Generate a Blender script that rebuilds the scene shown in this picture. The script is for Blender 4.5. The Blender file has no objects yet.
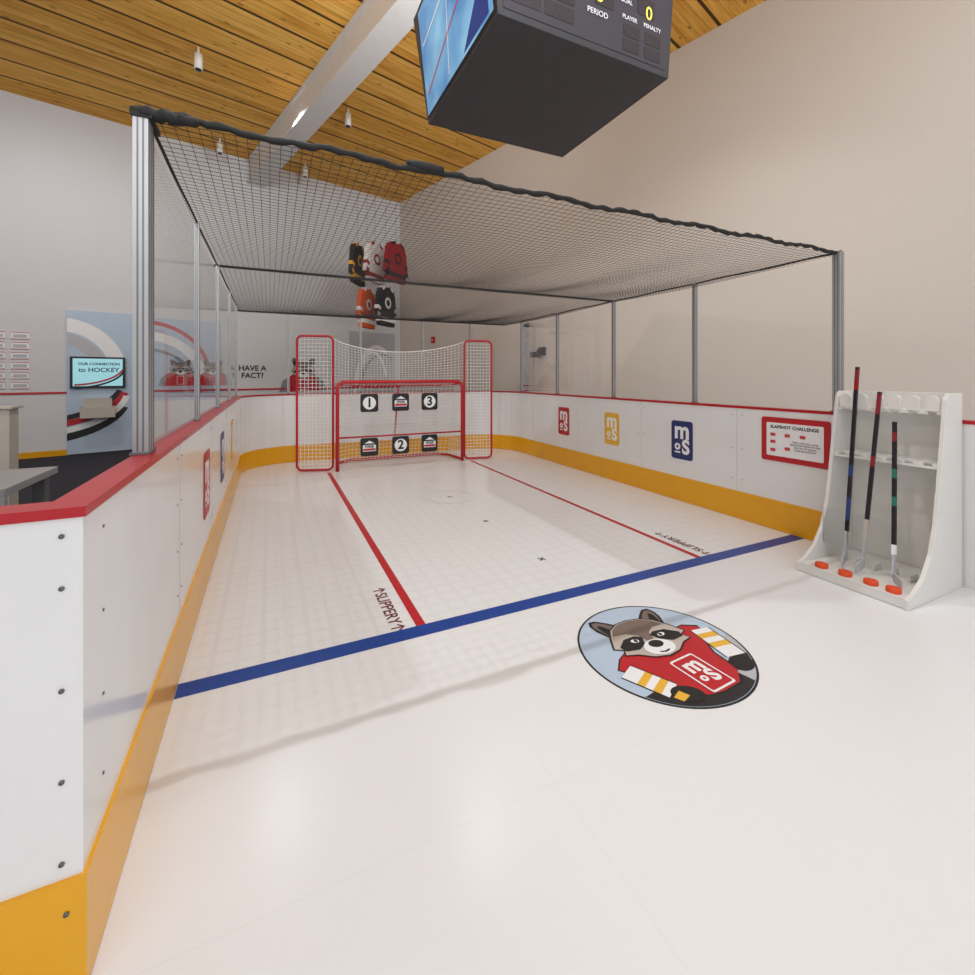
import bpy, math, random
from mathutils import Vector, Matrix
random.seed(4)
S=bpy.context.scene
S.view_settings.view_transform='Standard'
try: S.view_settings.look='None'
except Exception: pass

# ------------------------------------------------------------ materials
MATS={}
def mat(name,col,rough=.5,metal=0,spec=.5,noise=0,nscale=8,bump=0,emit=0):
    if name in MATS: return MATS[name]
    m=bpy.data.materials.new(name); m.use_nodes=True
    nt=m.node_tree; b=nt.nodes['Principled BSDF']
    c=tuple(((x/255)/12.92 if x/255<=.04045 else ((x/255+.055)/1.055)**2.4) for x in col)+(1,)
    b.inputs['Base Color'].default_value=c
    b.inputs['Roughness'].default_value=rough
    b.inputs['Metallic'].default_value=metal
    b.inputs['Specular IOR Level'].default_value=spec
    tc=nt.nodes.new('ShaderNodeTexCoord')
    n=nt.nodes.new('ShaderNodeTexNoise'); n.inputs['Scale'].default_value=nscale; n.inputs['Detail'].default_value=5
    nt.links.new(tc.outputs['Object'],n.inputs['Vector'])
    r=nt.nodes.new('ShaderNodeValToRGB')
    k=max(noise,.02)
    r.color_ramp.elements[0].position=.3; r.color_ramp.elements[1].position=.7
    r.color_ramp.elements[0].color=(c[0]*(1-k),c[1]*(1-k),c[2]*(1-k),1)
    r.color_ramp.elements[1].color=(min(c[0]*(1+k),1),min(c[1]*(1+k),1),min(c[2]*(1+k),1),1)
    nt.links.new(n.outputs['Fac'],r.inputs['Fac'])
    nt.links.new(r.outputs['Color'],b.inputs['Base Color'])
    if bump:
        bp=nt.nodes.new('ShaderNodeBump'); bp.inputs['Strength'].default_value=bump; bp.inputs['Distance'].default_value=.01
        nt.links.new(n.outputs['Fac'],bp.inputs['Height']); nt.links.new(bp.outputs['Normal'],b.inputs['Normal'])
    if emit:
        b.inputs['Emission Color'].default_value=c; b.inputs['Emission Strength'].default_value=emit
    MATS[name]=m; return m
WHITE=mat('board_white',(230,230,231),.14,spec=.5,noise=.015,nscale=3)
RED=mat('red_plastic',(176,10,28),.3)
REDT=mat('red_tube',(184,18,34),.35)
YEL=mat('yellow_kick',(232,166,14),.25)
BLUE=mat('blue_line_paint',(10,62,146),.35)
NAVY=mat('navy_vinyl',(32,44,104),.4)
YV=mat('yellow_vinyl',(230,178,56),.4)
RV=mat('red_vinyl',(184,22,34),.4)
WV=mat('white_vinyl',(236,236,238),.4)
BLK=mat('black_vinyl',(20,20,22),.5)
SCREW=mat('screw_metal',(110,108,108),.4,metal=.6)
ALU=mat('aluminium',(168,168,170),.4,metal=.35)
ALUD=mat('aluminium_groove',(112,112,116),.45,metal=.35)
PAD=mat('black_padding',(22,21,22),.7,bump=.4,nscale=30)
NETB=mat('net_cord_black',(40,38,38),.8)
NETW=mat('net_cord_white',(238,238,238),.8)
WALLL=mat('wall_paint_cool',(216,216,219),.85,bump=.05,nscale=60)
WALLR=mat('wall_paint_warm',(219,210,201),.85,bump=.05,nscale=60)
BEAM=mat('beam_paint',(226,223,220),.7,spec=.2)
CARPET=mat('dark_carpet',(36,38,50),.95,noise=.4,nscale=90,bump=.6)
JUMBO=mat('scoreboard_shell',(56,55,60),.45,noise=.05)
JUMBO2=mat('scoreboard_front',(62,56,66),.5)
HDPE=mat('rack_white_hdpe',(226,224,220),.35)
ORANGE=mat('orange_puck',(222,74,24),.45)
WOODB=mat('pale_laminate',(186,180,170),.5)
GREY=mat('grey_laminate',(150,150,152),.4)
PALEB=mat('pale_blue_ice',(180,198,218),.4)
FURD=mat('raccoon_taupe',(118,103,96),.6)
FURM=mat('raccoon_light',(186,175,166),.6)
DARKR=mat('dark_red_print',(104,26,34),.5)
LGREY=mat('light_grey_print',(184,185,190),.5)
FAINT=mat('faint_print',(206,207,210),.4)
MGREY=mat('mid_grey_print',(134,138,146),.5)
PRED=mat('pale_red_print',(198,70,74),.5)
OR2=mat('jersey_orange',(215,88,36),.8,bump=.3)
JR=mat('jersey_red',(150,12,28),.8,bump=.3)
JW=mat('jersey_white',(225,222,220),.8,bump=.3)
JB=mat('jersey_black',(24,22,26),.8,bump=.3)
JY=mat('jersey_gold',(225,168,44),.8)
GRN=mat('stick_green',(36,110,92),.4)
SBL=mat('stick_blue',(36,62,120),.4)
SRD=mat('stick_red',(130,26,38),.4)
SDK=mat('stick_black',(30,28,34),.35)
TEAL=mat('screen_teal',(150,205,215),.3,emit=.5)
AMB=mat('led_yellow',(235,222,90),.4,emit=.5)
LAMP=mat('lamp_white',(236,236,232),.4)

def ice_mat():
    m=bpy.data.materials.new('synthetic_ice_net_shadow'); m.use_nodes=True; nt=m.node_tree; N=nt.nodes; L=nt.links
    b=N['Principled BSDF']; b.inputs['Roughness'].default_value=.24; b.inputs['Specular IOR Level'].default_value=.4
    tc=N.new('ShaderNodeTexCoord'); sp=N.new('ShaderNodeSeparateXYZ'); L.new(tc.outputs['Object'],sp.inputs[0])
    def mth(op,a,bv=None):
        n=N.new('ShaderNodeMath'); n.operation=op
        for i,v in enumerate((a,bv)):
            if v is None: continue
            if isinstance(v,(int,float)): n.inputs[i].default_value=v
            else: L.new(v,n.inputs[i])
        return n.outputs[0]
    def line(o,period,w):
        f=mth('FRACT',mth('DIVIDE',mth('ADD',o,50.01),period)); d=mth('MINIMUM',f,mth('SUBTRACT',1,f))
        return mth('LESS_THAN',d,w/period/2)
    g=mth('MAXIMUM',line(sp.outputs['X'],.105,.024),line(sp.outputs['Y'],.105,.024))  # overhead net's shadow grid, painted into the floor colour
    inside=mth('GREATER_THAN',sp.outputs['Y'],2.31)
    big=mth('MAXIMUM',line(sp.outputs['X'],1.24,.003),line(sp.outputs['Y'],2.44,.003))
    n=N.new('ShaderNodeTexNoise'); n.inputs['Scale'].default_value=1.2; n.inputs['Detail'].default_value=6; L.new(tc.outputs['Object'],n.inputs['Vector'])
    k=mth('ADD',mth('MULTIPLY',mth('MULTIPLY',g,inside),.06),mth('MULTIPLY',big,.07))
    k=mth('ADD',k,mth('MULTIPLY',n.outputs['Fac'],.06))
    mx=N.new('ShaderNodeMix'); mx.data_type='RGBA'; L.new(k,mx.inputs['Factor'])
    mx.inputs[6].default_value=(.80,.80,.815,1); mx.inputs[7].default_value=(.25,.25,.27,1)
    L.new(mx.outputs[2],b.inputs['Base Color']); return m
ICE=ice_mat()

def glass_mat():
    m=bpy.data.materials.new('clear_acrylic'); m.use_nodes=True; nt=m.node_tree; nt.nodes.clear()
    o=nt.nodes.new('ShaderNodeOutputMaterial'); mx=nt.nodes.new('ShaderNodeMixShader')
    t=nt.nodes.new('ShaderNodeBsdfTransparent'); t.inputs[0].default_value=(.97,.975,.975,1)
    g=nt.nodes.new('ShaderNodeBsdfGlossy'); g.inputs['Roughness'].default_value=.03; g.inputs[0].default_value=(.9,.9,.9,1)
    f=nt.nodes.new('ShaderNodeFresnel'); f.inputs[0].default_value=1.16
    nt.links.new(f.outputs[0],mx.inputs[0]); nt.links.new(t.outputs[0],mx.inputs[1]); nt.links.new(g.outputs[0],mx.inputs[2])
    nt.links.new(mx.outputs[0],o.inputs[0]); return m
GLASS=glass_mat()

def wood_mat():
    m=bpy.data.materials.new('ceiling_planks'); m.use_nodes=True; nt=m.node_tree; N=nt.nodes; L=nt.links
    b=N['Principled BSDF']; b.inputs['Roughness'].default_value=.7; b.inputs['Specular IOR Level'].default_value=.2
    tc=N.new('ShaderNodeTexCoord'); sp=N.new('ShaderNodeSeparateXYZ'); L.new(tc.outputs['Object'],sp.inputs[0])
    def mth(op,a,bv=None):
        n=N.new('ShaderNodeMath'); n.operation=op
        if isinstance(a,(int,float)): n.inputs[0].default_value=a
        else: L.new(a,n.inputs[0])
        if bv is not None:
            if isinstance(bv,(int,float)): n.inputs[1].default_value=bv
            else: L.new(bv,n.inputs[1])
        return n.outputs[0]
    PW=.13
    idx=mth('FLOOR',mth('DIVIDE',sp.outputs['Y'],PW))
    wn=N.new('ShaderNodeTexWhiteNoise'); wn.noise_dimensions='1D'; L.new(idx,wn.inputs['W'])
    cb=N.new('ShaderNodeCombineXYZ'); L.new(mth('ADD',mth('MULTIPLY',sp.outputs['X'],1.1),mth('MULTIPLY',wn.outputs['Value'],37)),cb.inputs[0])
    L.new(mth('MULTIPLY',sp.outputs['Y'],14),cb.inputs[1])
    n=N.new('ShaderNodeTexNoise'); n.inputs['Scale'].default_value=1.6; n.inputs['Detail'].default_value=6; L.new(cb.outputs[0],n.inputs['Vector'])
    r=N.new('ShaderNodeValToRGB'); e=r.color_ramp.elements
    e[0].position=.22; e[0].color=(.62,.27,.040,1); e[1].position=.75; e[1].color=(.97,.60,.16,1)
    x=r.color_ramp.elements.new(.5); x.color=(.88,.47,.09,1)
    L.new(mth('ADD',n.outputs['Fac'],mth('MULTIPLY',mth('SUBTRACT',wn.outputs['Value'],.5),.22)),r.inputs[0])
    cb2=N.new('ShaderNodeCombineXYZ'); L.new(mth('MULTIPLY',sp.outputs['X'],3.6),cb2.inputs[0]); L.new(mth('MULTIPLY',sp.outputs['Y'],7.7),cb2.inputs[1])
    v=N.new('ShaderNodeTexVoronoi'); v.inputs['Scale'].default_value=1.0; L.new(cb2.outputs[0],v.inputs['Vector'])
    kn=mth('LESS_THAN',v.outputs['Distance'],.14)
    def seam(period,w):
        f=mth('FRACT',mth('DIVIDE',sp.outputs['Y'],period)); return mth('LESS_THAN',f,w/period)
    s1=mth('MULTIPLY',seam(PW,.008),.4); s2=mth('MULTIPLY',seam(PW*4,.04),.95)
    dk=mth('MAXIMUM',mth('MAXIMUM',s1,s2),mth('MULTIPLY',kn,.5))
    mx=N.new('ShaderNodeMix'); mx.data_type='RGBA'; L.new(dk,mx.inputs['Factor']); L.new(r.outputs[0],mx.inputs[6]); mx.inputs[7].default_value=(.05,.022,.01,1)
    L.new(mx.outputs[2],b.inputs['Base Color']); return m
WOOD=wood_mat()

def screen_mat():
    m=bpy.data.materials.new('ice_video_screen'); m.use_nodes=True; nt=m.node_tree; N=nt.nodes; L=nt.links
    b=N['Principled BSDF']; b.inputs['Roughness'].default_value=.2
    tc=N.new('ShaderNodeTexCoord'); n=N.new('ShaderNodeTexNoise'); n.inputs['Scale'].default_value=2.2; L.new(tc.outputs['Object'],n.inputs['Vector'])
    r=N.new('ShaderNodeValToRGB'); e=r.color_ramp.elements; e[0].position=.35; e[0].color=(.04,.18,.42,1); e[1].position=.62; e[1].color=(.20,.44,.62,1)
    L.new(n.outputs['Fac'],r.inputs[0]); L.new(r.outputs[0],b.inputs['Base Color']); L.new(r.outputs[0],b.inputs['Emission Color']); b.inputs['Emission Strength'].default_value=.5
    return m
SCR=screen_mat()

# ------------------------------------------------------------ mesh builder
class MB:
    def __init__(s): s.v=[]; s.f=[]; s.m=[]; s.mats=[]; s.sm=[]
    def mi(s,m):
        if m not in s.mats: s.mats.append(m)
        return s.mats.index(m)
    def add(s,vs,fs,m,smooth=False):
        o=len(s.v); s.v+= [tuple(p) for p in vs]; k=s.mi(m)
        for f in fs: s.f.append([i+o for i in f]); s.m.append(k); s.sm.append(smooth)
    def box(s,a,b,m):
        x0,x1=sorted((a[0],b[0])); y0,y1=sorted((a[1],b[1])); z0,z1=sorted((a[2],b[2]))
        vs=[(x0,y0,z0),(x1,y0,z0),(x1,y1,z0),(x0,y1,z0),(x0,y0,z1),(x1,y0,z1),(x1,y1,z1),(x0,y1,z1)]
        s.add(vs,[(0,3,2,1),(4,5,6,7),(0,1,5,4),(1,2,6,5),(2,3,7,6),(3,0,4,7)],m)
    def prism(s,pts,ext,m):
        n=len(pts); e=Vector(ext); vs=[Vector(p) for p in pts]+[Vector(p)+e for p in pts]
        fs=[tuple(range(n))[::-1],tuple(range(n,2*n))]+[(i,(i+1)%n,n+(i+1)%n,n+i) for i in range(n)]
        s.add(vs,fs,m)
    def tube(s,pts,r,m,seg=10,closed=False,cap=True):
        pts=[Vector(p) for p in pts]; n=len(pts); rs=r if isinstance(r,(list,tuple)) else [r]*n
        vs=[]; up=None
        for i,p in enumerate(pts):
            if closed: t=(pts[(i+1)%n]-pts[i-1])
            else: t=pts[min(i+1,n-1)]-pts[max(i-1,0)]
            t.normalize()
            if up is None: up=Vector((0,0,1)) if abs(t.z)<.9 else Vector((1,0,0))
            a=t.cross(up)
            if a.length<1e-4: a=t.cross(Vector((.3,1,.2)))
            a.normalize(); bb=a.cross(t); bb.normalize(); up=bb
            for k in range(seg):
                an=2*math.pi*k/seg; vs.append(p+a*math.cos(an)*rs[i]+bb*math.sin(an)*rs[i])
        fs=[]
        for i in range(n if closed else n-1):
            j=(i+1)%n
            for k in range(seg):
                k2=(k+1)%seg; fs.append((i*seg+k,i*seg+k2,j*seg+k2,j*seg+k))
        if not closed and cap: fs+= [tuple(range(seg))[::-1],tuple((n-1)*seg+k for k in range(seg))]
        s.add(vs,fs,m,True)
    def cyl(s,a,b,r,m,seg=20): s.tube([a,b],r,m,seg)
    def path(s,path,o0,o1,z0,z1,m):
        P=[Vector((p[0],p[1])) for p in path]; n=len(P); nr=[]
        for i in range(n-1):
            d=(P[i+1]-P[i]).normalized(); nr.append(Vector((-d.y,d.x)))
        vs=[]
        for i in range(n):
            if i==0: k=nr[0]
            elif i==n-1: k=nr[-1]
            else:
                k=nr[i-1]+nr[i]; k=k/ k.length; k=k/ max(.3,k.dot(nr[i]))
            a=P[i]+k*o0; b=P[i]+k*o1
            vs+=[(a.x,a.y,z0),(b.x,b.y,z0),(b.x,b.y,z1),(a.x,a.y,z1)]
        fs=[]
        for i in range(n-1):
            for k in range(4): fs.append((i*4+k,(i+1)*4+k,(i+1)*4+(k+1)%4,i*4+(k+1)%4))
        fs+=[(0,1,2,3),tuple((n-1)*4+k for k in (3,2,1,0))]
        s.add(vs,fs,m)
    def obj(s,name,loc=(0,0,0),rz=0,parent=None,bevel=0):
        me=bpy.data.meshes.new(name); me.from_pydata(s.v,[],s.f)
        for m in s.mats: me.materials.append(m)
        for p,k,sm in zip(me.polygons,s.m,s.sm): p.material_index=k; p.use_smooth=sm
        me.update()
        o=bpy.data.objects.new(name,me); bpy.context.collection.objects.link(o); o.location=loc; o.rotation_euler=(0,0,rz)
        if bevel:
            b=o.modifiers.new('bevel','BEVEL'); b.width=bevel; b.segments=2; b.limit_method='ANGLE'
        if parent: o.parent=parent
        return o
def text(body,size,M,m,name='lettering',parent=None,bold=0,align='CENTER',ext=.0004):
    c=bpy.data.curves.new(name,'FONT'); c.body=body; c.size=size; c.align_x=align; c.align_y='CENTER'; c.offset=bold; c.extrude=ext
    c.materials.append(m); o=bpy.data.objects.new(name,c); bpy.context.collection.objects.link(o)
    o.matrix_world=M
    if parent: o.parent=parent
    return o
def frame(o,xd,yd):
    x=Vector(xd).normalized(); y=Vector(yd).normalized(); z=x.cross(y)
    M=Matrix((x,y,z)).transposed().to_4x4(); M.translation=Vector(o); return M
def flat(mb,T,pts,z,m):
    vs=[T@Vector((p[0],p[1],z)) for p in pts]; mb.add(vs,[tuple(range(len(vs)))],m)
def ell(cx,cy,rx,ry,rot=0,n=40,a0=0,a1=360):
    r=math.radians(rot); out=[]
    full=abs(a1-a0)>=360; cnt=n if full else n+1
    for i in range(cnt):
        a=math.radians(a0+(a1-a0)*i/n); x=rx*math.cos(a); y=ry*math.sin(a)
        out.append((cx+x*math.cos(r)-y*math.sin(r),cy+x*math.sin(r)+y*math.cos(r)))
    return out
def clipc(pts,R=.388):
    d=[]
    for i in range(len(pts)):
        a=pts[i]; b=pts[(i+1)%len(pts)]
        for j in range(6): d.append((a[0]+(b[0]-a[0])*j/6,a[1]+(b[1]-a[1])*j/6))
    out=[]
    for x,y in d:
        l=math.hypot(x,y)
        if l>R: x,y=x*R/l,y*R/l
        out.append((x,y))
    return out
def rrect(w,h,r,cx=0,cy=0,n=5):
    o=[]
    for sx,sy,a in ((1,1,0),(-1,1,90),(-1,-1,180),(1,-1,270)):
        for i in range(n+1):
            t=math.radians(a+90*i/n); o.append((cx+sx*(w/2-r)+r*math.cos(t),cy+sy*(h/2-r)+r*math.sin(t)))
    return o

# ------------------------------------------------------------ building frame
C=Vector((2.97,11.38,0)); RZ=math.radians(15.7); HC=5.68
def B(x,y,z=0):
    c,s=math.cos(RZ),math.sin(RZ); return Vector((C.x+x*c-y*s,C.y+x*s+y*c,z))
mb=MB(); mb.box((-12,-10.6,HC),(0.1,0.1,HC+.1),WOOD); mb.obj('ceiling',C,RZ)
mb=MB(); mb.box((-12,0,0),(0.12,.12,HC),WALLL); mb.obj('wall_back',C,RZ)
mb=MB(); mb.box((0,-14,0),(.12,0,HC+2),WALLR); mb.obj('wall_right',C,RZ)
mb=MB(); mb.box((-12.1,-10.6,0),(-12,0,HC),WALLL); mb.obj('wall_left',C,RZ)
mb=MB(); mb.box((-12,-.015,0),(-.01,-.001,.1),YEL); mb.obj('baseboard_back',C,RZ)
mb=MB(); mb.box((-12,-.012,1.01),(-.01,-.001,1.045),RV); mb.obj('trim_1',C,RZ)
mb=MB(); mb.box((-3.52,-10.6,5.62),(-3.22,-.001,HC-.001),BEAM); mb.box((-3.49,-10.6,5.24),(-3.25,-.001,5.62),BEAM); mb.box((-3.53,-10.6,5.2),(-3.21,-.001,5.24),BEAM)
mb.obj('ceiling_beam',C,RZ)
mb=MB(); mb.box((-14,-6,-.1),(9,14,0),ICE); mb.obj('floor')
mb=MB(); mb.prism([(-.45,1.4,.0005),(-.45,14,.0005),(-12,14,.0005),(-12,1.4,.0005)],(0,0,.006),CARPET)
mb.prism([(-.45,7.62,.0005),(4,7.62,.0005),(4,14,.0005),(-.45,14,.0005)],(0,0,.006),CARPET); mb.obj('floor_carpet')

# ------------------------------------------------------------ rink boards
XL,XR,YF,YB=-.360,3.88,1.25,7.5
ZB=1.010
def arc(cx,cy,r,a0,a1,n=8): return [(cx+r*math.cos(math.radians(a0+(a1-a0)*i/n)),cy+r*math.sin(math.radians(a0+(a1-a0)*i/n))) for i in range(n+1)]
rl=.68
P=[(-2.4,YF),(XL,YF)]+arc(XL+rl,YB-rl,rl,180,90)+arc(XR-rl,YB-rl,rl,90,0)+[(XR,-1.5)]
Pk=P[:-1]+[(XR,1.93)]
mb=MB()
mb.path(P,0,.06,0,ZB,WHITE)
mb.path(Pk,-.008,0,.002,.25,YEL)
mb.path(P,-.006,.072,ZB,1.032,RED)
for z in (.972,.862,.647,.455,.283): mb.cyl((-.395,YF-.003,z),(-.395,YF,z),.005,SCREW,14)
mb.cyl((-.385,YF-.011,.182),(-.385,YF-.008,.182),.005,SCREW,14)
for y in (1.38,2.35,2.45,3.55,3.65,4.75,4.85,6.0,6.1):
    for z in (.95,.75,.55,.36):
        mb.cyl((XL,y,z),(XL+.002,y,z),.004,SCREW,10)
for y in (2.75,2.85,3.95,4.05,5.15,5.25,6.3):
    for z in (.95,.36,.64):
        mb.cyl((XR-.002,y,z),(XR,y,z),.005,SCREW,8)
for y in (2.4,3.6,4.8,6.05): mb.box((XL,y-.0015,.252),(XL+.0012,y+.0015,ZB),LGREY)
for y in (2.8,4.0,5.2,6.4): mb.box((XR-.0012,y-.0015,.252),(XR,y+.0015,ZB),LGREY)
for x in (.9,2.6): mb.box((x-.0015,YB-.0012,.252),(x+.0015,YB,ZB),LGREY)
mb.obj('hockey_boards')

# ------------------------------------------------------------ enclosure: posts, glazing, net support
ZT=2.25; ZC=1.033; XLP=-.405; XRP=3.925; YBP=7.54
mb=MB()
def post(x,y,w=.04,z1=ZT,d=.04):
    mb.box((x-w/2,y-d/2,ZC),(x+w/2,y+d/2,z1),ALU)
    for s in(-1,1):
        mb.box((x+s*w*.18-w*.06,y-d/2-.001,ZC+.01),(x+s*w*.18+w*.06,y-d/2+.001,z1),ALUD)
        mb.box((x-w/2-.001,y+s*d*.18-.003,ZC+.01),(x+w/2+.001,y+s*d*.18+.003,z1),ALUD)
    mb.box((x-w*.65,y-d*.65,ZC),(x+w*.65,y+d*.65,ZC+.008),ALUD)
YS=[2.0,3.30,4.52,5.77,6.85]
XBS=[.25,1.32,2.36,3.25]
post(XLP-.005,2.0,.045,ZT-.03,.07); post(XLP-.005,2.08,.03,ZT-.03,.04)
for y in YS[1:]: post(XLP,y,.026,ZT,.026)
post(XRP-.01,1.99,.055,ZT,.055)
for y in YS[1:]: post(XRP,y,.038,ZT,.038)
for x in XBS: post(x,YBP,.033,ZT,.033)
def pane(a,b):
    mb.add([(a[0],a[1],ZC),(b[0],b[1],ZC),(b[0],b[1],2.2),(a[0],a[1],2.2)],[(0,1,2,3)],GLASS)
for i in range(4):
    pane((XLP,YS[i]+.08*(i==0)+.02),(XLP,YS[i+1]-.015)); pane((XRP,YS[i]+.03),(XRP,YS[i+1]-.02))
for i in range(3): pane((XBS[i]+.02,YBP),(XBS[i+1]-.02,YBP))
pane((XLP,6.87),(.23,YBP)); pane((3.27,YBP),(XRP,6.87))
n=120; pts=[];rs=[]
for i in range(n+1):
    x=-.43+4.37*i/n
    pts.append((x,1.99+.004*math.sin(i*1.3),ZT+.007*math.sin(i*.42)+.004*math.sin(i*1.9)-.015*math.sin(math.pi*i/n)))
    rs.append(.0125+.0025*math.sin(i*2.1)+.0015*random.random())
mb.tube(pts,rs,PAD,10)
mb.tube([(XLP,2.0+5.5*i/40,ZT+.003*math.sin(i)) for i in range(41)],.006,PAD,8)
mb.tube([(XRP,2.0+4.9*i/40,ZT+.003*math.sin(i)) for i in range(41)],.008,PAD,8)
for y,r in ((4.52,.011),(7.52,.011)): mb.cyl((-.43,y,ZT),(3.94,y,ZT),r,PAD,10)
mb.tube([(-.44+.2*i/12,1.975+.008*math.sin(i*1.7),ZT-.012+.004*math.sin(i*2.3)) for i in range(13)],[.012+.011*math.sin(math.pi*(i+1)/14)+.002*math.sin(i*3) for i in range(13)],PAD,12)
mb.box((-.437,1.958,ZT-.034),(-.375,2.10,ZT-.018),PAD)
mb.tube([(.55+.17*i/8,1.985,ZT+.004) for i in range(9)],[.012+.010*math.sin(math.pi*(i+1)/10) for i in range(9)],PAD,12)
mb.obj('rink_enclosure')

# ------------------------------------------------------------ overhead net
def sag(x,y):
    u=(x+.4)/4.32; k=0
    for a,b in ((2.0,4.52),(4.52,7.5)):
        if a<=y<=b: k=math.sin(math.pi*(y-a)/(b-a))
    e=math.sin(math.pi*max(0,min(1,u)))
    return ZT-.018-.09*k*(.25+.75*e)-.014*math.sin(x*7+y)*k*e
def netcurve(name,lines,r,m,parent=None):
    c=bpy.data.curves.new(name,'CURVE'); c.dimensions='3D'; c.bevel_depth=r; c.bevel_resolution=0; c.materials.append(m)
    for L in lines:
        s=c.splines.new('POLY'); s.points.add(len(L)-1)
        for i,p in enumerate(L): s.points[i].co=(p[0],p[1],p[2],1)
    o=bpy.data.objects.new(name,c); bpy.context.collection.objects.link(o)
    if parent:o.parent=parent
    return o
cell=.040; lines=[]
x=-.40
while x<=3.92:
    lines.append([(x,2.0+5.5*i/26,sag(x,2.0+5.5*i/26)) for i in range(27)]); x+=cell
y=2.0
while y<=7.5:
    lines.append([(-.40+4.32*i/18,y,sag(-.40+4.32*i/18,y)) for i in range(19)]); y+=cell
netcurve('overhead_safety_net',lines,.0012,NETB)

# ------------------------------------------------------------ floor lines
Z1=.0012
mb=MB(); mb.box((XL+.009,2.21,.0003),(XR-.009,2.31,Z1),BLUE); mb.obj('blue_line_marking')
mb=MB(); mb.box((.690,2.31,.0003),(.740,6.46,Z1),RV); mb.obj('red_lane_line')
mb=MB(); mb.box((2.765,2.31,.0003),(2.81,6.44,Z1),RV); mb.obj('red_lane_line.001')
mb=MB()
for y in (2.77,3.71,4.62):
    for a in range(4):
        an=a*math.pi/2+.78; T=Matrix.Translation((1.75,y,0))@Matrix.Rotation(an,4,'Z')
        flat(mb,T,[(0.004,-.004),(.028,-.008),(.028,.008),(.004,.004)],Z1,BLK)
    flat(mb,Matrix.Translation((1.75,y,0)),ell(0,0,.008,.008),Z1+.0003,BLK)
mb.obj('floor_target_dots')
mb=MB(); o1=ell(1.75,4.62,.26,.26,n=64); i1=ell(1.75,4.62,.25,.25,n=64)
mb.add([(p[0],p[1],Z1) for p in o1+i1],[(k,(k+1)%64,64+(k+1)%64,64+k) for k in range(64)],FAINT); mb.obj('faint_circle_marking')
text('↑SLIPPERY↑',.095,frame((.595,2.565,Z1),(0,-1,0),(1,0,0)),DARKR,'slippery_floor_text',bold=.001)
text('↑SLIPPERY↑',.095,frame((2.91,2.57,Z1),(0,1,0),(-1,0,0)),DARKR,'slippery_floor_text.001',bold=.001)

# ------------------------------------------------------------ raccoon
def raccoon_head(mb,T,z,cx=0,cy=.12,s=1,rot=0):
    cr,sr=math.cos(math.radians(rot)),math.sin(math.radians(rot))
    def p(L): return [(cx+(a*cr-b*sr)*s,cy+(a*sr+b*cr)*s) for a,b in L]
    def e(x,y,rx,ry,rot=0): return p(ell(x,y,rx,ry,rot))
    d=.0004
    for sx in(-1,1):
        flat(mb,T,p([(sx*.06,.12),(sx*.10,.165),(sx*.15,.205),(sx*.185,.205),(sx*.2,.17),(sx*.195,.12),(sx*.16,.04)]),z,BLK)
        flat(mb,T,p([(sx*.08,.12),(sx*.11,.155),(sx*.152,.19),(sx*.178,.188),(sx*.188,.16),(sx*.18,.12),(sx*.15,.05)]),z+d,FURD)
        flat(mb,T,p([(sx*.12,.11),(sx*.155,.165),(sx*.17,.15),(sx*.168,.11),(sx*.15,.06)]),z+2*d,BLK)
    head=[(-.07,.135),(0,.145),(.07,.135),(.13,.1),(.17,.04),(.205,-.03),(.165,-.05),(.185,-.085),(.13,-.10),(.07,-.14),(0,-.155),(-.07,-.14),(-.13,-.10),(-.185,-.085),(-.165,-.05),(-.205,-.03),(-.17,.04),(-.13,.1)]
    flat(mb,T,p([(a*1.05,b*1.05) for a,b in head]),z+3*d,BLK)
    flat(mb,T,p(head),z+4*d,FURM)
    flat(mb,T,p([(-.07,.13),(0,.14),(.07,.13),(.12,.1),(.15,.055),(.08,.05),(.035,.02),(.02,-.03),(-.02,-.03),(-.035,.02),(-.08,.05),(-.15,.055),(-.12,.1)]),z+5*d,FURD)
    for sx in(-1,1):
        flat(mb,T,p([(sx*.022,.0),(sx*.055,.02),(sx*.12,.015),(sx*.175,-.03),(sx*.165,-.065),(sx*.10,-.075),(sx*.05,-.05)]),z+6*d,BLK)
        flat(mb,T,e(sx*.078,-.014,.021,.013,sx*12),z+7*d,WV)
        flat(mb,T,e(sx*.074,-.014,.009,.011),z+8*d,BLK)
    flat(mb,T,e(0,-.09,.078,.056),z+7*d,WV)
    flat(mb,T,e(0,-.066,.038,.027),z+8*d,BLK)
    flat(mb,T,p([(-.03,-.118),(0,-.125),(.03,-.118),(.025,-.128),(0,-.135),(-.025,-.128)]),z+8*d,BLK)
def mos_tag(mb,T,z,cx,cy,w,h,rot,back=RV):
    R=Matrix.Translation((cx,cy,0))@Matrix.Rotation(math.radians(rot),4,'Z')
    flat(mb,T@R,rrect(w*1.12,h*1.1,.012),z,WV); flat(mb,T@R,rrect(w,h,.01),z+.0004,back)
mb=MB(); T=Matrix.Translation((1.70,1.615,0)); z=.0008; d=.0004
flat(mb,T,ell(0,0,.40,.40,n=96),z,BLK); flat(mb,T,ell(0,0,.39,.39,n=96),z+d,PALEB)
flat(mb,T,clipc([(-.34,-.22),(-.2,-.2),(0,-.24),(.2,-.2),(.36,-.12),(.45,-.2),(.34,-.4),(.2,-.5),(0,-.5),(-.2,-.5),(-.3,-.4)]),z+2*d,SDK)
flat(mb,T,clipc([(.28,-.1),(.40,-.04),(.45,-.16),(.33,-.2)]),z+3*d,LGREY)
flat(mb,T,clipc([(.16,-.27),(.26,-.25),(.30,-.42),(.20,-.42)]),z+3*d,LGREY)
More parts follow.
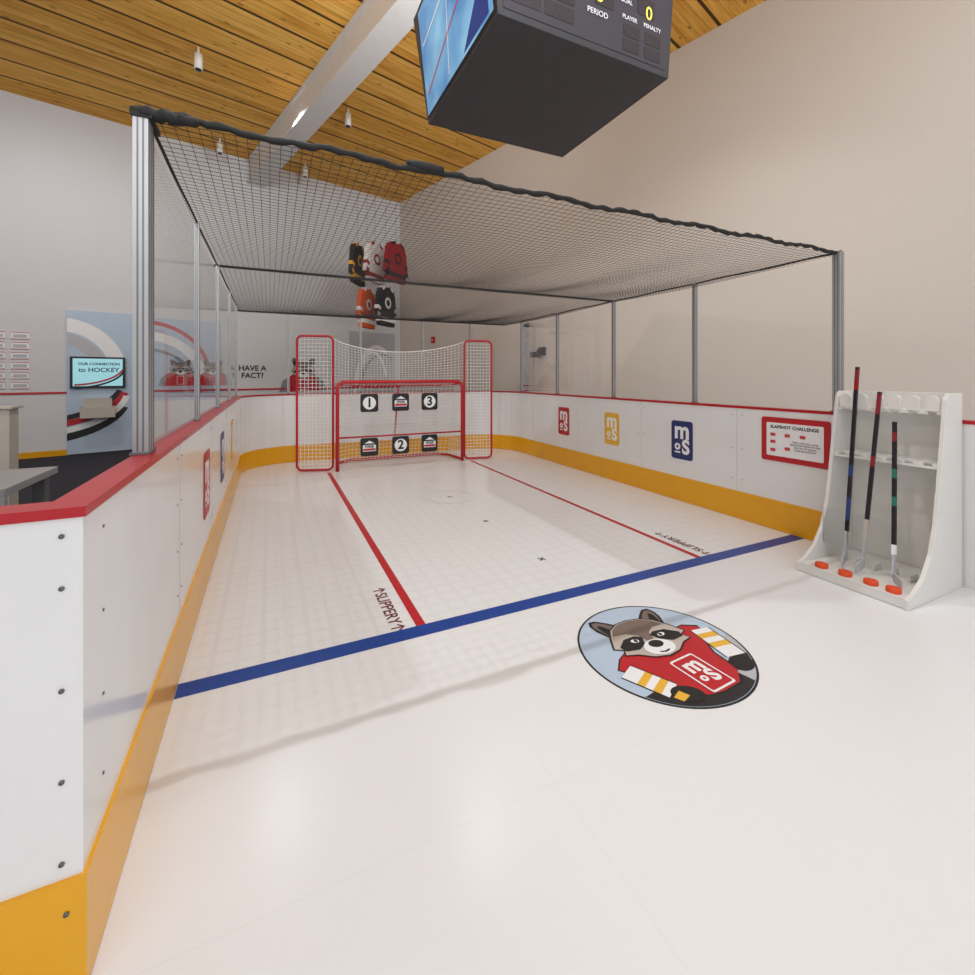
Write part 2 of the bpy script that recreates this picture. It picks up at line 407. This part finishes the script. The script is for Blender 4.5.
flat(mb,T,[(-.17,.06),(-.25,.02),(-.31,-.04),(-.26,-.10),(-.2,-.17),(-.17,-.24),(-.08,-.33),(.0,-.34),(.12,-.33),(.19,-.27),(.2,-.13),(.25,-.03),(.3,.0),(.32,.07),(.25,.11),(.16,.1)],z+2.6*d,BLK)
flat(mb,T,[(-.165,.06),(-.245,.015),(-.3,-.04),(-.25,-.10),(-.19,-.17),(-.16,-.235),(-.075,-.32),(0,-.33),(.115,-.32),(.18,-.26),(.19,-.13),(.24,-.03),(.29,.0),(.31,.06),(.245,.10),(.155,.1)],z+3*d,RV)
def quad(a,b,w,m,zz):
    a=Vector(a);b=Vector(b);n=(b-a).normalized();n=Vector((-n.y,n.x))*w/2
    flat(mb,T,[tuple(a-n),tuple(b-n),tuple(b+n),tuple(a+n)],zz,m)
def sleeve(a,b,w,seq):
    a=Vector(a);b=Vector(b); n=len(seq)
    quad(a,b,w+.014,BLK,z+3.5*d)
    for i,mm in enumerate(seq): quad(a+(b-a)*i/n,a+(b-a)*(i+1)/n,w,mm,z+4*d)
sleeve((-.28,-.06),(-.19,-.24),.1,[WV,WV,YV,WV,YV,WV])
sleeve((.30,.04),(.27,-.19),.105,[WV,YV,WV,YV,WV,WV])
flat(mb,T,ell(-.15,-.28,.07,.05,-30),z+5*d,BLK); flat(mb,T,ell(.24,-.24,.065,.05,20),z+5*d,BLK)
flat(mb,T,[(-.22,-.27),(-.17,-.25),(-.15,-.29),(-.2,-.305)],z+6*d,YV)
mos_tag(mb,T,z+6*d,.02,-.205,.135,.205,4)
raccoon_head(mb,T,z+5*d,0,.105,1.05,-3)
logo=mb.obj('raccoon_floor_decal')
R=T@Matrix.Translation((.02,-.205,z+8*d))@Matrix.Rotation(math.radians(4),4,'Z')
text('m',.125,R@Matrix.Translation((0,.047,0)),WV,'logo_m',logo,bold=.004)
text('o',.065,R@Matrix.Translation((-.03,-.03,0)),WV,'logo_o',logo,bold=.003)
text('S',.10,R@Matrix.Translation((.025,-.038,0)),WV,'logo_s',logo,bold=.004)

# ------------------------------------------------------------ board signs
def board_sign(side,y,z,w,h,m,name='board_logo_sign'):
    x=XR-.0015 if side>0 else XL+.0015
    xd=(0,-1,0) if side>0 else (0,1,0)
    T=frame((x,y,z),xd,(0,0,1)); mb=MB()
    mb.prism([T@Vector((a,b,0)) for a,b in rrect(w,h,.03)],T.to_3x3()@Vector((0,0,.003)),m)
    o=mb.obj(name)
    text('m',.25,T@Matrix.Translation((0,.095,.0035)),WV,'letter_m',o,bold=.008)
    text('o',.13,T@Matrix.Translation((-.055,-.06,.0035)),WV,'letter_o',o,bold=.005)
    mb=MB(); flat(mb,T,[(-.09,-.135),(-.02,-.135),(-.02,-.12),(-.09,-.12)],.0045,WV); mb.obj('underline',parent=o)
    text('S',.2,T@Matrix.Translation((.05,-.075,.0035)),WV,'letter_s',o,bold=.008)
board_sign(1,5.54,.645,.27,.40,RV); board_sign(1,4.50,.64,.27,.40,YV); board_sign(1,3.42,.635,.27,.40,NAVY)
board_sign(-1,3.34,.635,.27,.40,RV); board_sign(-1,4.4,.635,.27,.40,NAVY); board_sign(-1,5.5,.64,.27,.40,YV)
T=frame((XR-.001,2.29,.77),(0,-1,0),(0,0,1)); mb=MB()
mb.prism([T@Vector((a,b,0)) for a,b in rrect(.54,.37,.02)],(-.01,0,0),RV)
mb.prism([T@Vector((a,b,.0102)) for a,b in rrect(.45,.28,.01)],(-.001,0,0),WV)
for (a,b) in ((-.17,.04),(-.05,.04),(.07,.04),(-.17,-.02),(-.05,-.07),(-.17,-.09)):
    flat(mb,T,rrect(.045,.028,.008,a,b),.0125,PRED)
o=mb.obj('instruction_sign')
text('SLAPSHOT CHALLENGE',.036,T@Matrix.Translation((0,.105,.0125)),BLK,'heading',o,bold=.001)
text('Take a stick and a puck.\nShoot from behind the line.\nAim for the targets.\nKeep the puck low.',.021,T@Matrix.Translation((.09,-.04,.0125)),BLK,'body_text',o)
T=frame((XR-.001,1.00,.80),(0,-1,0),(0,0,1)); mb=MB()
mb.prism([T@Vector((a,b,0)) for a,b in rrect(.34,.26,.01)],(-.006,0,0),LGREY); mb.prism([T@Vector((a,b,.0062)) for a,b in rrect(.31,.23,.01)],(-.001,0,0),WV)
o=mb.obj('safety_notice_sign')
text('PLEASE KEEP\nSTICKS LOW',.045,T@Matrix.Translation((0,0,.008)),BLK,'notice_text',o)

# ------------------------------------------------------------ goal
GX0,GX1,GY,GH=.83,2.67,6.5,1.22
mb=MB(); r=.025
mb.tube([(GX0,GY,0.001),(GX0,GY,GH-.08),(GX0+.02,GY,GH-.03),(GX0+.07,GY,GH),(GX1-.07,GY,GH),(GX1-.02,GY,GH-.03),(GX1,GY,GH-.08),(GX1,GY,0.001)],r,REDT,14)
mb.tube([(GX0,GY,.03),(GX0+.05,GY+.45,.03),(GX0+.25,GY+.62,.03),(GX1-.25,GY+.62,.03),(GX1-.05,GY+.45,.03),(GX1,GY,.03)],.02,REDT,12)
mb.tube([(GX0+.03,GY+.02,GH-.03),(GX0+.1,GY+.22,GH-.05),(GX0+.3,GY+.3,GH-.06),(GX1-.3,GY+.3,GH-.06),(GX1-.1,GY+.22,GH-.05),(GX1-.03,GY+.02,GH-.03)],.013,REDT,10)
mb.cyl((GX0,GY+.02,.45),(GX1,GY+.02,.45),.012,REDT,10)
mb.cyl((1.75,GY+.3,GH-.06),(1.75,GY+.62,.03),.012,REDT,10)
goal=mb.obj('hockey_goal')
lines=[]
NX=30;NZ=20
def gb(u,v):
    x=GX0+.06+(GX1-GX0-.12)*u
    y0,z0=GY+.3,GH-.06; y1,z1=GY+.6,.03
    e=1-min(1,min(u,1-u)/.12)
    return (x,(y0+(y1-y0)*v)-e*.15,z0+(z1-z0)*v)
for i in range(NX+1): lines.append([gb(i/NX,j/6) for j in range(7)])
for j in range(NZ+1): lines.append([gb(i/14,j/NZ) for i in range(15)])
for sx,xx in ((1,GX0),(-1,GX1)):
    for j in range(14):
        zz=.05+j*.082; yb=GY+.45-.25*(zz/GH); lines.append([(xx,GY+.02,zz),(xx+sx*.06,yb,zz)])
    for i in range(8):
        f=i/8; lines.append([(xx+sx*.05*f,GY+.45*f,.03),(xx+sx*.06*f,GY+.2*f,GH-.05)])
for i in range(NX+1):
    xx=GX0+.06+(GX1-GX0-.12)*i/NX; lines.append([(xx,GY,GH),(xx,GY+.3,GH-.06)])
netcurve('goal_netting',lines,.003,NETW,goal)
mb=MB(); WH=1.85
def wing(x0,x1,y0,y1):
    c=.07; L=math.hypot(x1-x0,y1-y0); pts=[]
    for cx,cz,a in ((L-c,WH-c,0),(c,WH-c,90),(c,c+.02,180),(L-c,c+.02,270)):
        for i in range(5):
            t=math.radians(a+22.5*i); pts.append((cx+c*math.cos(t),cz+c*math.sin(t)))
    dx,dy=(x1-x0)/L,(y1-y0)/L
    mb.tube([(x0+dx*a,y0+dy*a,b) for a,b in pts],.016,REDT,10,closed=True)
    ls=[]
    k=0
    while k<L: ls.append([(x0+dx*k,y0+dy*k,.03),(x0+dx*k,y0+dy*k,WH-.01)]); k+=.05
    z=.05
    while z<WH: ls.append([(x0+dx*.01,y0+dy*.01,z),(x0+dx*(L-.01),y0+dy*(L-.01),z)]); z+=.05
    return ls
ls=wing(.33,.78,6.70,6.56)+wing(2.73,3.15,6.56,6.46)
back=mb.obj('goal_backstop')
def bk(u): return (6.60+.35*math.sin(math.pi*u)**.6, WH-.02-.16*math.sin(math.pi*u)**.7)
for i in range(41):
    u=i/40; x=.78+1.95*u; yy,zt=bk(u)
    ls.append([(x,yy,GH),(x,yy,zt)])
for j in range(14):
    ls.append([(.78+1.95*i/20,bk(i/20)[0],GH+(bk(i/20)[1]-GH)*j/13) for i in range(21)])
netcurve('backstop_netting',ls,.0034,NETW,back)
netcurve('backstop_top_cord',[[(.78+1.95*i/20,bk(i/20)[0],bk(i/20)[1]) for i in range(21)]],.009,NETW,back)
def target(x,z,lab):
    T=frame((x,GY-.035,z),(1,0,0),(0,0,1)); mb=MB()
    mb.prism([T@Vector((a,b,0)) for a,b in rrect(.245,.25,.03)],(0,.012,0),BLK)
    if lab: flat(mb,T,ell(0,0,.09,.09),.002,WV)
    else:
        flat(mb,T,rrect(.18,.09,.01,0,-.015),.002,WV); flat(mb,T,rrect(.17,.03,.008,0,-.035),.003,RV)
        flat(mb,T,[(-.07,.05),(0,.09),(.07,.05)],.002,WV)
    for sx in(-.08,.08):
        top=GH-.03 if z>.6 else .45
        mb.box((x+sx-.004,GY-.03,z+.11),(x+sx+.004,GY-.027,top),MGREY)
    o=mb.obj('shooting_target')
    if lab: text(lab,.18,T@Matrix.Translation((0,0,.003)),BLK,'digit',o,bold=.005)
    else: text('mos',.07,T@Matrix.Translation((0,.012,.004)),BLK,'digit',o,bold=.002)
for x,lab in ((1.255,'1'),(1.70,''),(2.135,'3')): target(x,.925,lab)
for x,lab in ((1.255,''),(1.70,'2'),(2.135,'')): target(x,.31,lab)

# ------------------------------------------------------------ hanging scoreboard
zb,zh=3.2,.82
x0,x1,y0,y1=1.075,2.29,2.125,3.29
e=.11*zh; er=.03*zh; ef=.05*zh
b4=[(x0,y0,zb),(x1,y0,zb),(x1,y1,zb),(x0,y1,zb)]; t4=[(x0-e,y0-ef,zb+zh),(x1+er,y0-ef,zb+zh),(x1+er,y1+e,zb+zh),(x0-e,y1+e,zb+zh)]
mb=MB(); mb.add(b4+t4,[(0,3,2,1),(4,5,6,7),(0,1,5,4),(1,2,6,5),(2,3,7,6),(3,0,4,7)],JUMBO)
for sx,sy in ((x0+.2,y0+.2),(x1-.2,y0+.2),(x1-.2,y1-.2),(x0+.2,y1-.2)): mb.cyl((sx,sy,zb+zh),(sx,sy,HC-.002),.008,ALUD,8)
jum=mb.obj('hanging_scoreboard',bevel=.006)
T=frame(((x0+x1)/2,y0-ef/2,zb+zh/2),(1,0,0),(0,-ef,zh))
h=math.hypot(zh,ef)
mb=MB()
flat(mb,T,rrect(1.16,h*.9,.01),.003,JUMBO2)
BOXM=mat('scoreboard_digit_window',(48,36,40),.4,noise=.5,nscale=120)
for cx,cy,w,hh in ((-.45,-.28,.2,.08),(-.45,-.18,.2,.08),(-.23,-.28,.2,.08),(-.23,-.18,.2,.08),(.29,-.31,.13,.07),(.46,-.31,.13,.07),(.29,-.225,.13,.07),(.46,-.225,.13,.07),(.08,-.10,.14,.1),(.40,-.05,.14,.1),(.24,.05,.1,.1)):
    flat(mb,T,rrect(w,hh,.008,cx,cy),.005,BOXM)
mb.obj('score_panel',parent=jum)
for s,sz,x,y,m in (('PERIOD',.044,.03,-.20,WV),('PLAYER',.034,.27,-.155,WV),('PENALTY',.034,.45,-.155,WV),('TIME\nON\nGOAL',.034,.24,-.03,WV),('PENALTY',.034,.42,.04,WV),('0',.11,.42,-.08,AMB),('8',.11,.04,-.10,AMB),('HOME',.05,-.4,.04,WV),('GUEST',.05,.3,.2,WV)):
    text(s,sz,T@Matrix.Translation((x,y,.007)),m,'label',jum,bold=.0006)
T=frame((x0-e/2,(y0+y1)/2,zb+zh/2),(0,-1,0),(-e,0,zh))
mb=MB(); flat(mb,T,rrect(1.14,h*.95,.01),.003,BLK); flat(mb,T,rrect(1.10,h*.90,.005),.006,SCR)
flat(mb,T,[(-.5,-.25),(.5,.1),(.5,.115),(-.5,-.235)],.008,PRED); flat(mb,T,[(-.5,.1),(.5,.26),(.5,.275),(-.5,.115)],.008,WV)
flat(mb,T,[(-.1,-.33),(.0,.33),(.012,.33),(-.088,-.33)],.008,WV); flat(mb,T,[(.15,-.35),(.5,-.05),(.5,-.35)],.007,BLUE)
mb.obj('video_screen',parent=jum)

# ------------------------------------------------------------ stick rack
RY0,RY1=1.28,1.88; RXB=3.862
prof=[(RXB,.001),(3.20,.001),(3.20,.055),(3.27,.075),(3.38,.14),(3.47,.26),(3.53,.42),(3.57,.62),(3.62,.92),(3.66,1.16),(3.68,1.19),(3.70,1.2),(RXB,1.2)]
mb=MB()
mb.prism([(a,RY0,b) for a,b in prof],(0,.022,0),HDPE); mb.prism([(a,RY1-.022,b) for a,b in prof],(0,.022,0),HDPE)
mb.box((RXB-.02,RY0+.022,.05),(RXB,RY1-.022,1.2),HDPE)
mb.box((3.205,RY0+.022,.002),(RXB-.02,RY1-.022,.05),HDPE)
mb.box((3.203,RY0+.022,.05),(3.30,RY1-.022,.062),HDPE)
def notched(xb,xf,z,th,n):
    pts=[(xb,RY0+.022)]; W=RY1-RY0-.044; st=W/n
    for i in range(n):
        a=RY0+.022+st*i; c=a+st/2
        pts+=[(xf,a),(xf,c-.022),(xf+.05,c-.021)]+[(xf+.055+.018*math.sin(t),c-.021*math.cos(t)) for t in (.5,1.2,1.9,2.6)]+[(xf+.05,c+.021),(xf,c+.022)]
    pts+=[(xf,RY1-.022),(xb,RY1-.022)]
    mb.prism([(a,b,z) for a,b in pts],(0,0,th),HDPE)
notched(RXB-.02,3.66,1.07,.02,6)
W=RY1-RY0-.044
for i in range(6):
    c=RY0+.022+W*(i+.5)/6
    mb.prism([(3.655,c-.034,1.09)]+[(3.655,c-.034*math.cos(t),1.15+.035*math.sin(t)) for t in [math.pi*j/8 for j in range(9)]]+[(3.655,c+.034,1.09)],(.02,0,0),HDPE)
notched(RXB-.02,3.60,.76,.018,6)
mb.box((3.60,RY0+.022,.745),(3.612,RY1-.022,.76),HDPE)
for yy in [RY0+.022+W*k/6 for k in range(1,6)]:
    mb.box((3.50,yy-.003,.05),(3.60,yy+.003,.09),HDPE)
mb.box((3.47,RY0+.022,.16),(3.478,RY1-.022,.40),GLASS)
mb.obj('hockey_stick_rack',bevel=.002)
def stick(top,heel,toe,cols,blade):
    top=Vector(top);heel=Vector(heel);toe=Vector(toe); mb=MB(); n=len(cols)
    ax=(top-heel).normalized(); a=ax.cross(Vector((1,0,0))).normalized()*.0105; b=a.cross(ax).normalized()*.008
    low=heel+(top-heel)*.14
    for i,c in enumerate(cols):
        p=low+(top-low)*i/n; q=low+(top-low)*(i+1)/n
        mb.prism([p+a+b,p+a-b,p-a-b,p-a+b],q-p,c)
    N=10; st=[]
    for i in range(N+1):
        t=i/N
        if t<.4:
            s=t/.4; p=low+(heel-low)*s; w=.010+.012*s; st.append((p,w))
        else:
            s=(t-.4)/.6; p=heel+(toe-heel)*s+Vector((0,-.02*s*s,.004)); st.append((p,.030-.006*s*s))
    vs=[]
    for i,(p,w) in enumerate(st):
        if i<4: wd=Vector((-1,0,0))
        elif i==4: wd=Vector((-.7,0,.7))
        else: wd=Vector((0,0,1))
        u=Vector((0,1,0))
        vs+=[p-wd*w+u*.004,p+wd*w+u*.004,p+wd*w-u*.004,p-wd*w-u*.004]
    fs=[(0,1,2,3),tuple(N*4+k for k in(3,2,1,0))]
    for i in range(N):
        for kk in range(4): fs.append((i*4+kk,(i+1)*4+kk,(i+1)*4+(kk+1)%4,i*4+(kk+1)%4))
    mb.add(vs,fs,blade)
    mb.tube([top-ax*.002,top+ax*.012],.013,BLK,12)
    mb.obj('hockey_stick')
stick((3.625,1.725,1.355),(3.455,1.715,.095),(3.31,1.68,.095),[SDK,SBL,SBL,SDK,SDK,SBL,SDK,SDK,SDK,SDK,SDK,SDK,SDK,JR,SRD],LGREY)
stick((3.615,1.595,1.19),(3.42,1.60,.095),(3.30,1.60,.095),[WOODB,WOODB,SDK,SDK,SDK,SDK,SDK,SRD,SDK,SDK,SDK,SDK,SRD,SRD],LGREY)
stick((3.615,1.515,1.0),(3.39,1.425,.095),(3.30,1.37,.095),[WV,SDK,SDK,SDK,SDK,GRN,SDK,SDK,GRN,SDK,SDK,SDK,SRD,SDK],LGREY)
for y in (1.745,1.61,1.475,1.365):
    mb=MB(); cx=3.245
    mb.cyl((cx,y,.0625),(cx,y,.0875),.036,ORANGE,28); mb.obj('orange_puck',bevel=.002)

# ------------------------------------------------------------ jerseys
def jersey(x,y,z,main,stripe,rz):
    mb=MB(); T=Matrix.Translation((x,y,z))@Matrix.Rotation(rz,4,'Z')@Matrix.Scale(.97,4)
    def pr(pts,th,m,off=0): mb.prism([T@Vector((a,-th/2+off,b)) for a,b in pts],T.to_3x3()@Vector((0,th,0)),m)
    pr([(-.27,-.38),(.27,-.38),(.27,-.2),(.26,.0),(.28,.2),(.24,.32),(.1,.38),(.05,.345),(-.05,.345),(-.1,.38),(-.24,.32),(-.28,.2),(-.26,0),(-.27,-.2)],.10,main)
    for s in(-1,1):
        pr([(s*.22,.33),(s*.31,.22),(s*.38,-.22),(s*.28,-.25),(s*.24,.1)],.08,main)
        pr([(s*.367,-.14),(s*.38,-.22),(s*.28,-.25),(s*.273,-.17)],.086,stripe)
        pr([(s*.347,-.01),(s*.358,-.08),(s*.268,-.11),(s*.262,-.04)],.086,stripe)
        pr([(s*.22,.33),(s*.1,.385),(s*.1,.33),(s*.2,.28)],.104,stripe)
    pr([(-.272,-.3),(.272,-.3),(.272,-.22),(-.272,-.22)],.106,stripe)
    pr(ell(0,.06,.12,.11,n=20),.106,stripe); pr(ell(0,.06,.07,.06,n=20),.11,main if main!=stripe else JW)
    p=T@Vector((0,0,.36)); mb.cyl(p,(p.x,p.y,HC-.02),.003,ALUD,6)
    mb.tube([T@Vector((-.2,0,.33)),p,T@Vector((.2,0,.33))],.006,ALUD,6)
    mb.obj('hockey_jersey',bevel=.01)
jersey(1.46,8.62,3.36,JB,JY,1.05); jersey(1.76,8.55,3.40,JW,JR,.85); jersey(2.12,8.42,3.42,JR,JB,.75)
jersey(1.62,8.6,2.56,OR2,JW,.95); jersey(1.95,8.5,2.60,JB,JW,.85)

# ------------------------------------------------------------ back wall displays
def bt(x,z,off=.004): return frame(B(x,-off,z),(math.cos(RZ),math.sin(RZ),0),(0,0,1))
mb=MB(); mb.box((-6.2,-.07,.02),(-5.35,-.02,2.38),PALEB)
kp=mb.obj('display_kiosk',C,RZ)
def adopt(o,p): o.parent=p; o.matrix_parent_inverse=p.matrix_basis.inverted()
T=bt(-5.775,1.2,.0715); mb=MB()
def band(cx,cy,rx,ry,w,a0,a1,m,zz,W=.425,H=1.18):
    def cl(p): return (max(-W,min(W,p[0])),max(-H,min(H,p[1])))
    o=ell(cx,cy,rx,ry,0,32,a0,a1); i=ell(cx,cy,rx-w,ry-w,0,32,a0,a1)
    vs=[T@Vector((*cl(p),zz)) for p in o+i]; n=len(o)
    mb.add(vs,[(j,j+1,n+j+1,n+j) for j in range(n-1)],m)
band(-.5,.1,.85,.95,.22,10,88,WV,.001); band(-.5,.1,.6,.7,.18,5,88,LGREY,.002)
band(-.75,.1,1.1,.75,.08,-88,-20,BLK,.002); band(-.75,.0,1.15,.75,.10,-88,-15,RV,.003); band(-.8,-.12,1.2,.75,.09,-88,-10,WV,.004); band(-.85,-.25,1.25,.75,.13,-88,-15,BLK,.003)
adopt(mb.obj('kiosk_graphic'),kp)
mb=MB(); mb.box((-6.165,-.14,1.10),(-5.46,-.075,1.62),BLK); mb.box((-6.13,-.143,1.135),(-5.495,-.139,1.59),TEAL)
mb.box((-6.04,-.38,.62),(-5.6,-.075,.80),WOODB); mb.box((-6.0,-.33,.80),(-5.64,-.075,.93),WOODB)
tv=mb.obj('monitor_and_shelf',C,RZ); adopt(tv,kp)
for s,sz,z_ in (('OUR CONNECTION',.058,1.50),('to HOCKEY',.10,1.40)):
    adopt(text(s,sz,bt(-5.8,z_,.145),NAVY,'screen_text',bold=.002),kp)
mb=MB(); T=bt(-5.8,1.2,.1445)
band(-.35,.30,.7,.36,.03,-90,-10,RV,.0,.31,.5); band(-.35,.25,.7,.36,.03,-90,-10,BLK,.0,.31,.5)
adopt(mb.obj('screen_swoosh'),kp)
mb=MB()
for c in range(2):
    for r_ in range(6):
        x=-7.0+c*.26; z_=1.93-r_*.155
        mb.box((x-.10,-.012,z_-.055),(x+.10,-.002,z_+.055),WV)
        mb.box((x-.10,-.014,z_+.045),(x+.10,-.012,z_+.055),RV); mb.box((x-.10,-.014,z_-.055),(x+.10,-.012,z_-.047),RV); mb.box((x-.075,-.014,z_-.03),(x+.075,-.0125,z_+.02),LGREY)
mb.obj('wall_note_cards',C,RZ)
mb=MB(); T=bt(-4.55,1.6,.003)
flat(mb,T,rrect(1.15,1.5,.02),0,PALEB)
band(-.6,-.3,1.0,1.0,.07,5,85,PRED,.002,.57,.74); band(-.6,-.45,.95,.95,.16,5,85,WV,.003,.57,.74); band(-.6,-.7,.85,.9,.05,5,85,MGREY,.004,.57,.74)
def wall_raccoon(x,z,s):
    T=bt(x,z,.006)@Matrix.Scale(s,4)
    flat(mb,T,[(-.3,-.3),(.3,-.3),(.24,-.02),(.12,.06),(-.12,.06),(-.24,-.02)],.001,RV)
    mos_tag(mb,T,.003,0,-.17,.12,.18,0,RV); raccoon_head(mb,T,.004,0,.1,1.0)
    for sx in(-1,1): flat(mb,T,[(sx*.3,-.3),(sx*.42,-.3),(sx*.36,-.1),(sx*.24,-.02)],.001,MGREY)
wall_raccoon(-4.65,1.36,.8); wall_raccoon(-4.12,1.36,.8)
mb.obj('wall_mural')
mb=MB(); wall_raccoon(-2.4,1.32,1.2)
mb.obj('raccoon_wall_poster')
text('HAVE A\nFACT?',.15,bt(-3.42,1.38,.006),BLK,'wall_lettering',bold=.004)
mb=MB(); T=bt(-.75,1.6,.004)
flat(mb,T,rrect(1.2,1.5,.02),-.001,LGREY)
band(.1,-.75,.6,1.2,.1,60,178,WV,.002,.6,.74); band(.25,-.75,.6,1.0,.05,60,178,MGREY,.003,.6,.74); band(.0,-.9,.45,1.2,.06,30,150,WV,.004,.6,.74)
mb.obj('arched_mural')
mb=MB(); mb.box((-.05,-1.56,2.05),(-.001,-1.46,2.19),RV); mb.box((-.055,-1.54,2.1),(-.05,-1.48,2.12),WV); mb.obj('fire_alarm',C,RZ)
mb=MB(); mb.box((-.04,-4.9,1.66),(-.001,-4.76,1.80),BLK); mb.tube([(-.04,-4.83,1.74),(-.12,-4.83,1.76),(-.16,-4.83,1.70)],.018,BLK,8)
mb.box((-.24,-4.90,1.62),(-.14,-4.74,1.71),BLK); mb.obj('wall_camera',C,RZ)

# ------------------------------------------------------------ left side furniture
mb=MB(); mb.box((-2.6,3.0,.72),(-1.16,3.62,.76),GREY); mb.box((-2.6,3.0,.66),(-1.16,3.03,.72),ALU)
for x in(-2.5,-1.22):
    for y in (3.06,3.56): mb.box((x-.03,y-.03,.007),(x+.03,y+.03,.72),ALUD)
mb.box((-2.5,3.05,.2),(-1.22,3.55,.23),GREY); mb.obj('activity_table',bevel=.003)
mb=MB(); mb.box((-2.9,4.25,.007),(-1.62,4.38,1.08),WOODB); mb.box((-2.92,4.23,1.08),(-1.60,4.40,1.095),WOODB)
mb.box((-2.8,4.247,.1),(-2.25,4.25,1.0),LGREY); mb.box((-2.2,4.247,.1),(-1.68,4.25,1.0),LGREY); mb.obj('storage_cabinet',bevel=.003)

# ------------------------------------------------------------ ceiling spots
for u,v in ((198,62),(220,148),(305,172),(348,120)):
    d=456*(HC-.2-1.31)/(375.5-v); t=(u-487.5)/456
    x=round(d*(.4305+.9026*t),2); y=round(d*(.9026-.4305*t),2)
    mb=MB(); mb.cyl((x,y,HC-.30),(x,y,HC-.10),.05,LAMP,16); mb.cyl((x,y,HC-.10),(x,y,HC-.001),.012,LAMP,8); mb.cyl((x,y,HC-.304),(x,y,HC-.299),.04,BLK,16)
    mb.obj('ceiling_spotlight')

# ------------------------------------------------------------ lights
COOL=(.96,.98,1)
def area(loc,size,e,col=COOL,tgt=None):
    l=bpy.data.lights.new('area_light','AREA'); l.size=size; l.energy=e; l.color=col
    o=bpy.data.objects.new('area_light',l); bpy.context.collection.objects.link(o); o.location=loc
    if tgt: o.rotation_euler=(Vector(tgt)-Vector(loc)).to_track_quat('-Z','Y').to_euler()
def spot(loc,tgt,e,ang=95,rad=.06,col=COOL,blend=.9):
    l=bpy.data.lights.new('track_and_fill_spot','SPOT'); l.energy=e; l.spot_size=math.radians(ang); l.spot_blend=blend; l.shadow_soft_size=rad; l.color=col
    o=bpy.data.objects.new('track_and_fill_spot',l); bpy.context.collection.objects.link(o); o.location=loc
    o.rotation_euler=(Vector(tgt)-Vector(loc)).to_track_quat('-Z','Y').to_euler()
spot((-1.0,-2.2,3.8),(.3,10,5.3),650,75,rad=1.0,blend=1)  # unseen fill spot added behind the camera to brighten the back wall
spot((2.6,-2.0,4.6),(5.0,5.5,4.6),260,85,rad=1.0,blend=1)  # second added fill, out of view, lifts the right wall
spot((1.7,2.8,4.12),(.4,8.5,5.68),330,130,rad=.3,blend=1)   # unseen uplight added above the scoreboard to brighten the ceiling
area((-4.5,3.0,5.5),1.5,80)
area((1.3,.2,5.5),2.2,45)
spot((.25,2.3,5.5),(.9,3.6,0),230,115,rad=.02)
spot((3.5,2.3,5.5),(3.0,3.6,0),150,115,rad=.02)
spot((2.8,6.0,5.4),(2.2,5.8,0),90,110)
spot((.2,7.6,5.4),(1.5,6.4,0),100,110)
spot((-2.6,6.5,5.4),(-3.0,9.8,1.2),150,120)
w=bpy.data.worlds.new('World'); S.world=w; w.use_nodes=True
bg=w.node_tree.nodes['Background']; bg.inputs[0].default_value=(.97,.985,1,1); bg.inputs[1].default_value=1.12

# ------------------------------------------------------------ camera
cd=bpy.data.cameras.new('camera'); cam=bpy.data.objects.new('camera',cd); bpy.context.collection.objects.link(cam)
cam.location=(0,0,1.31); cam.rotation_euler=(math.radians(90),0,math.radians(-25.5))
cd.sensor_width=36; cd.lens=456/975*36; cd.shift_y=-112/975; cd.clip_start=.05
S.camera=cam
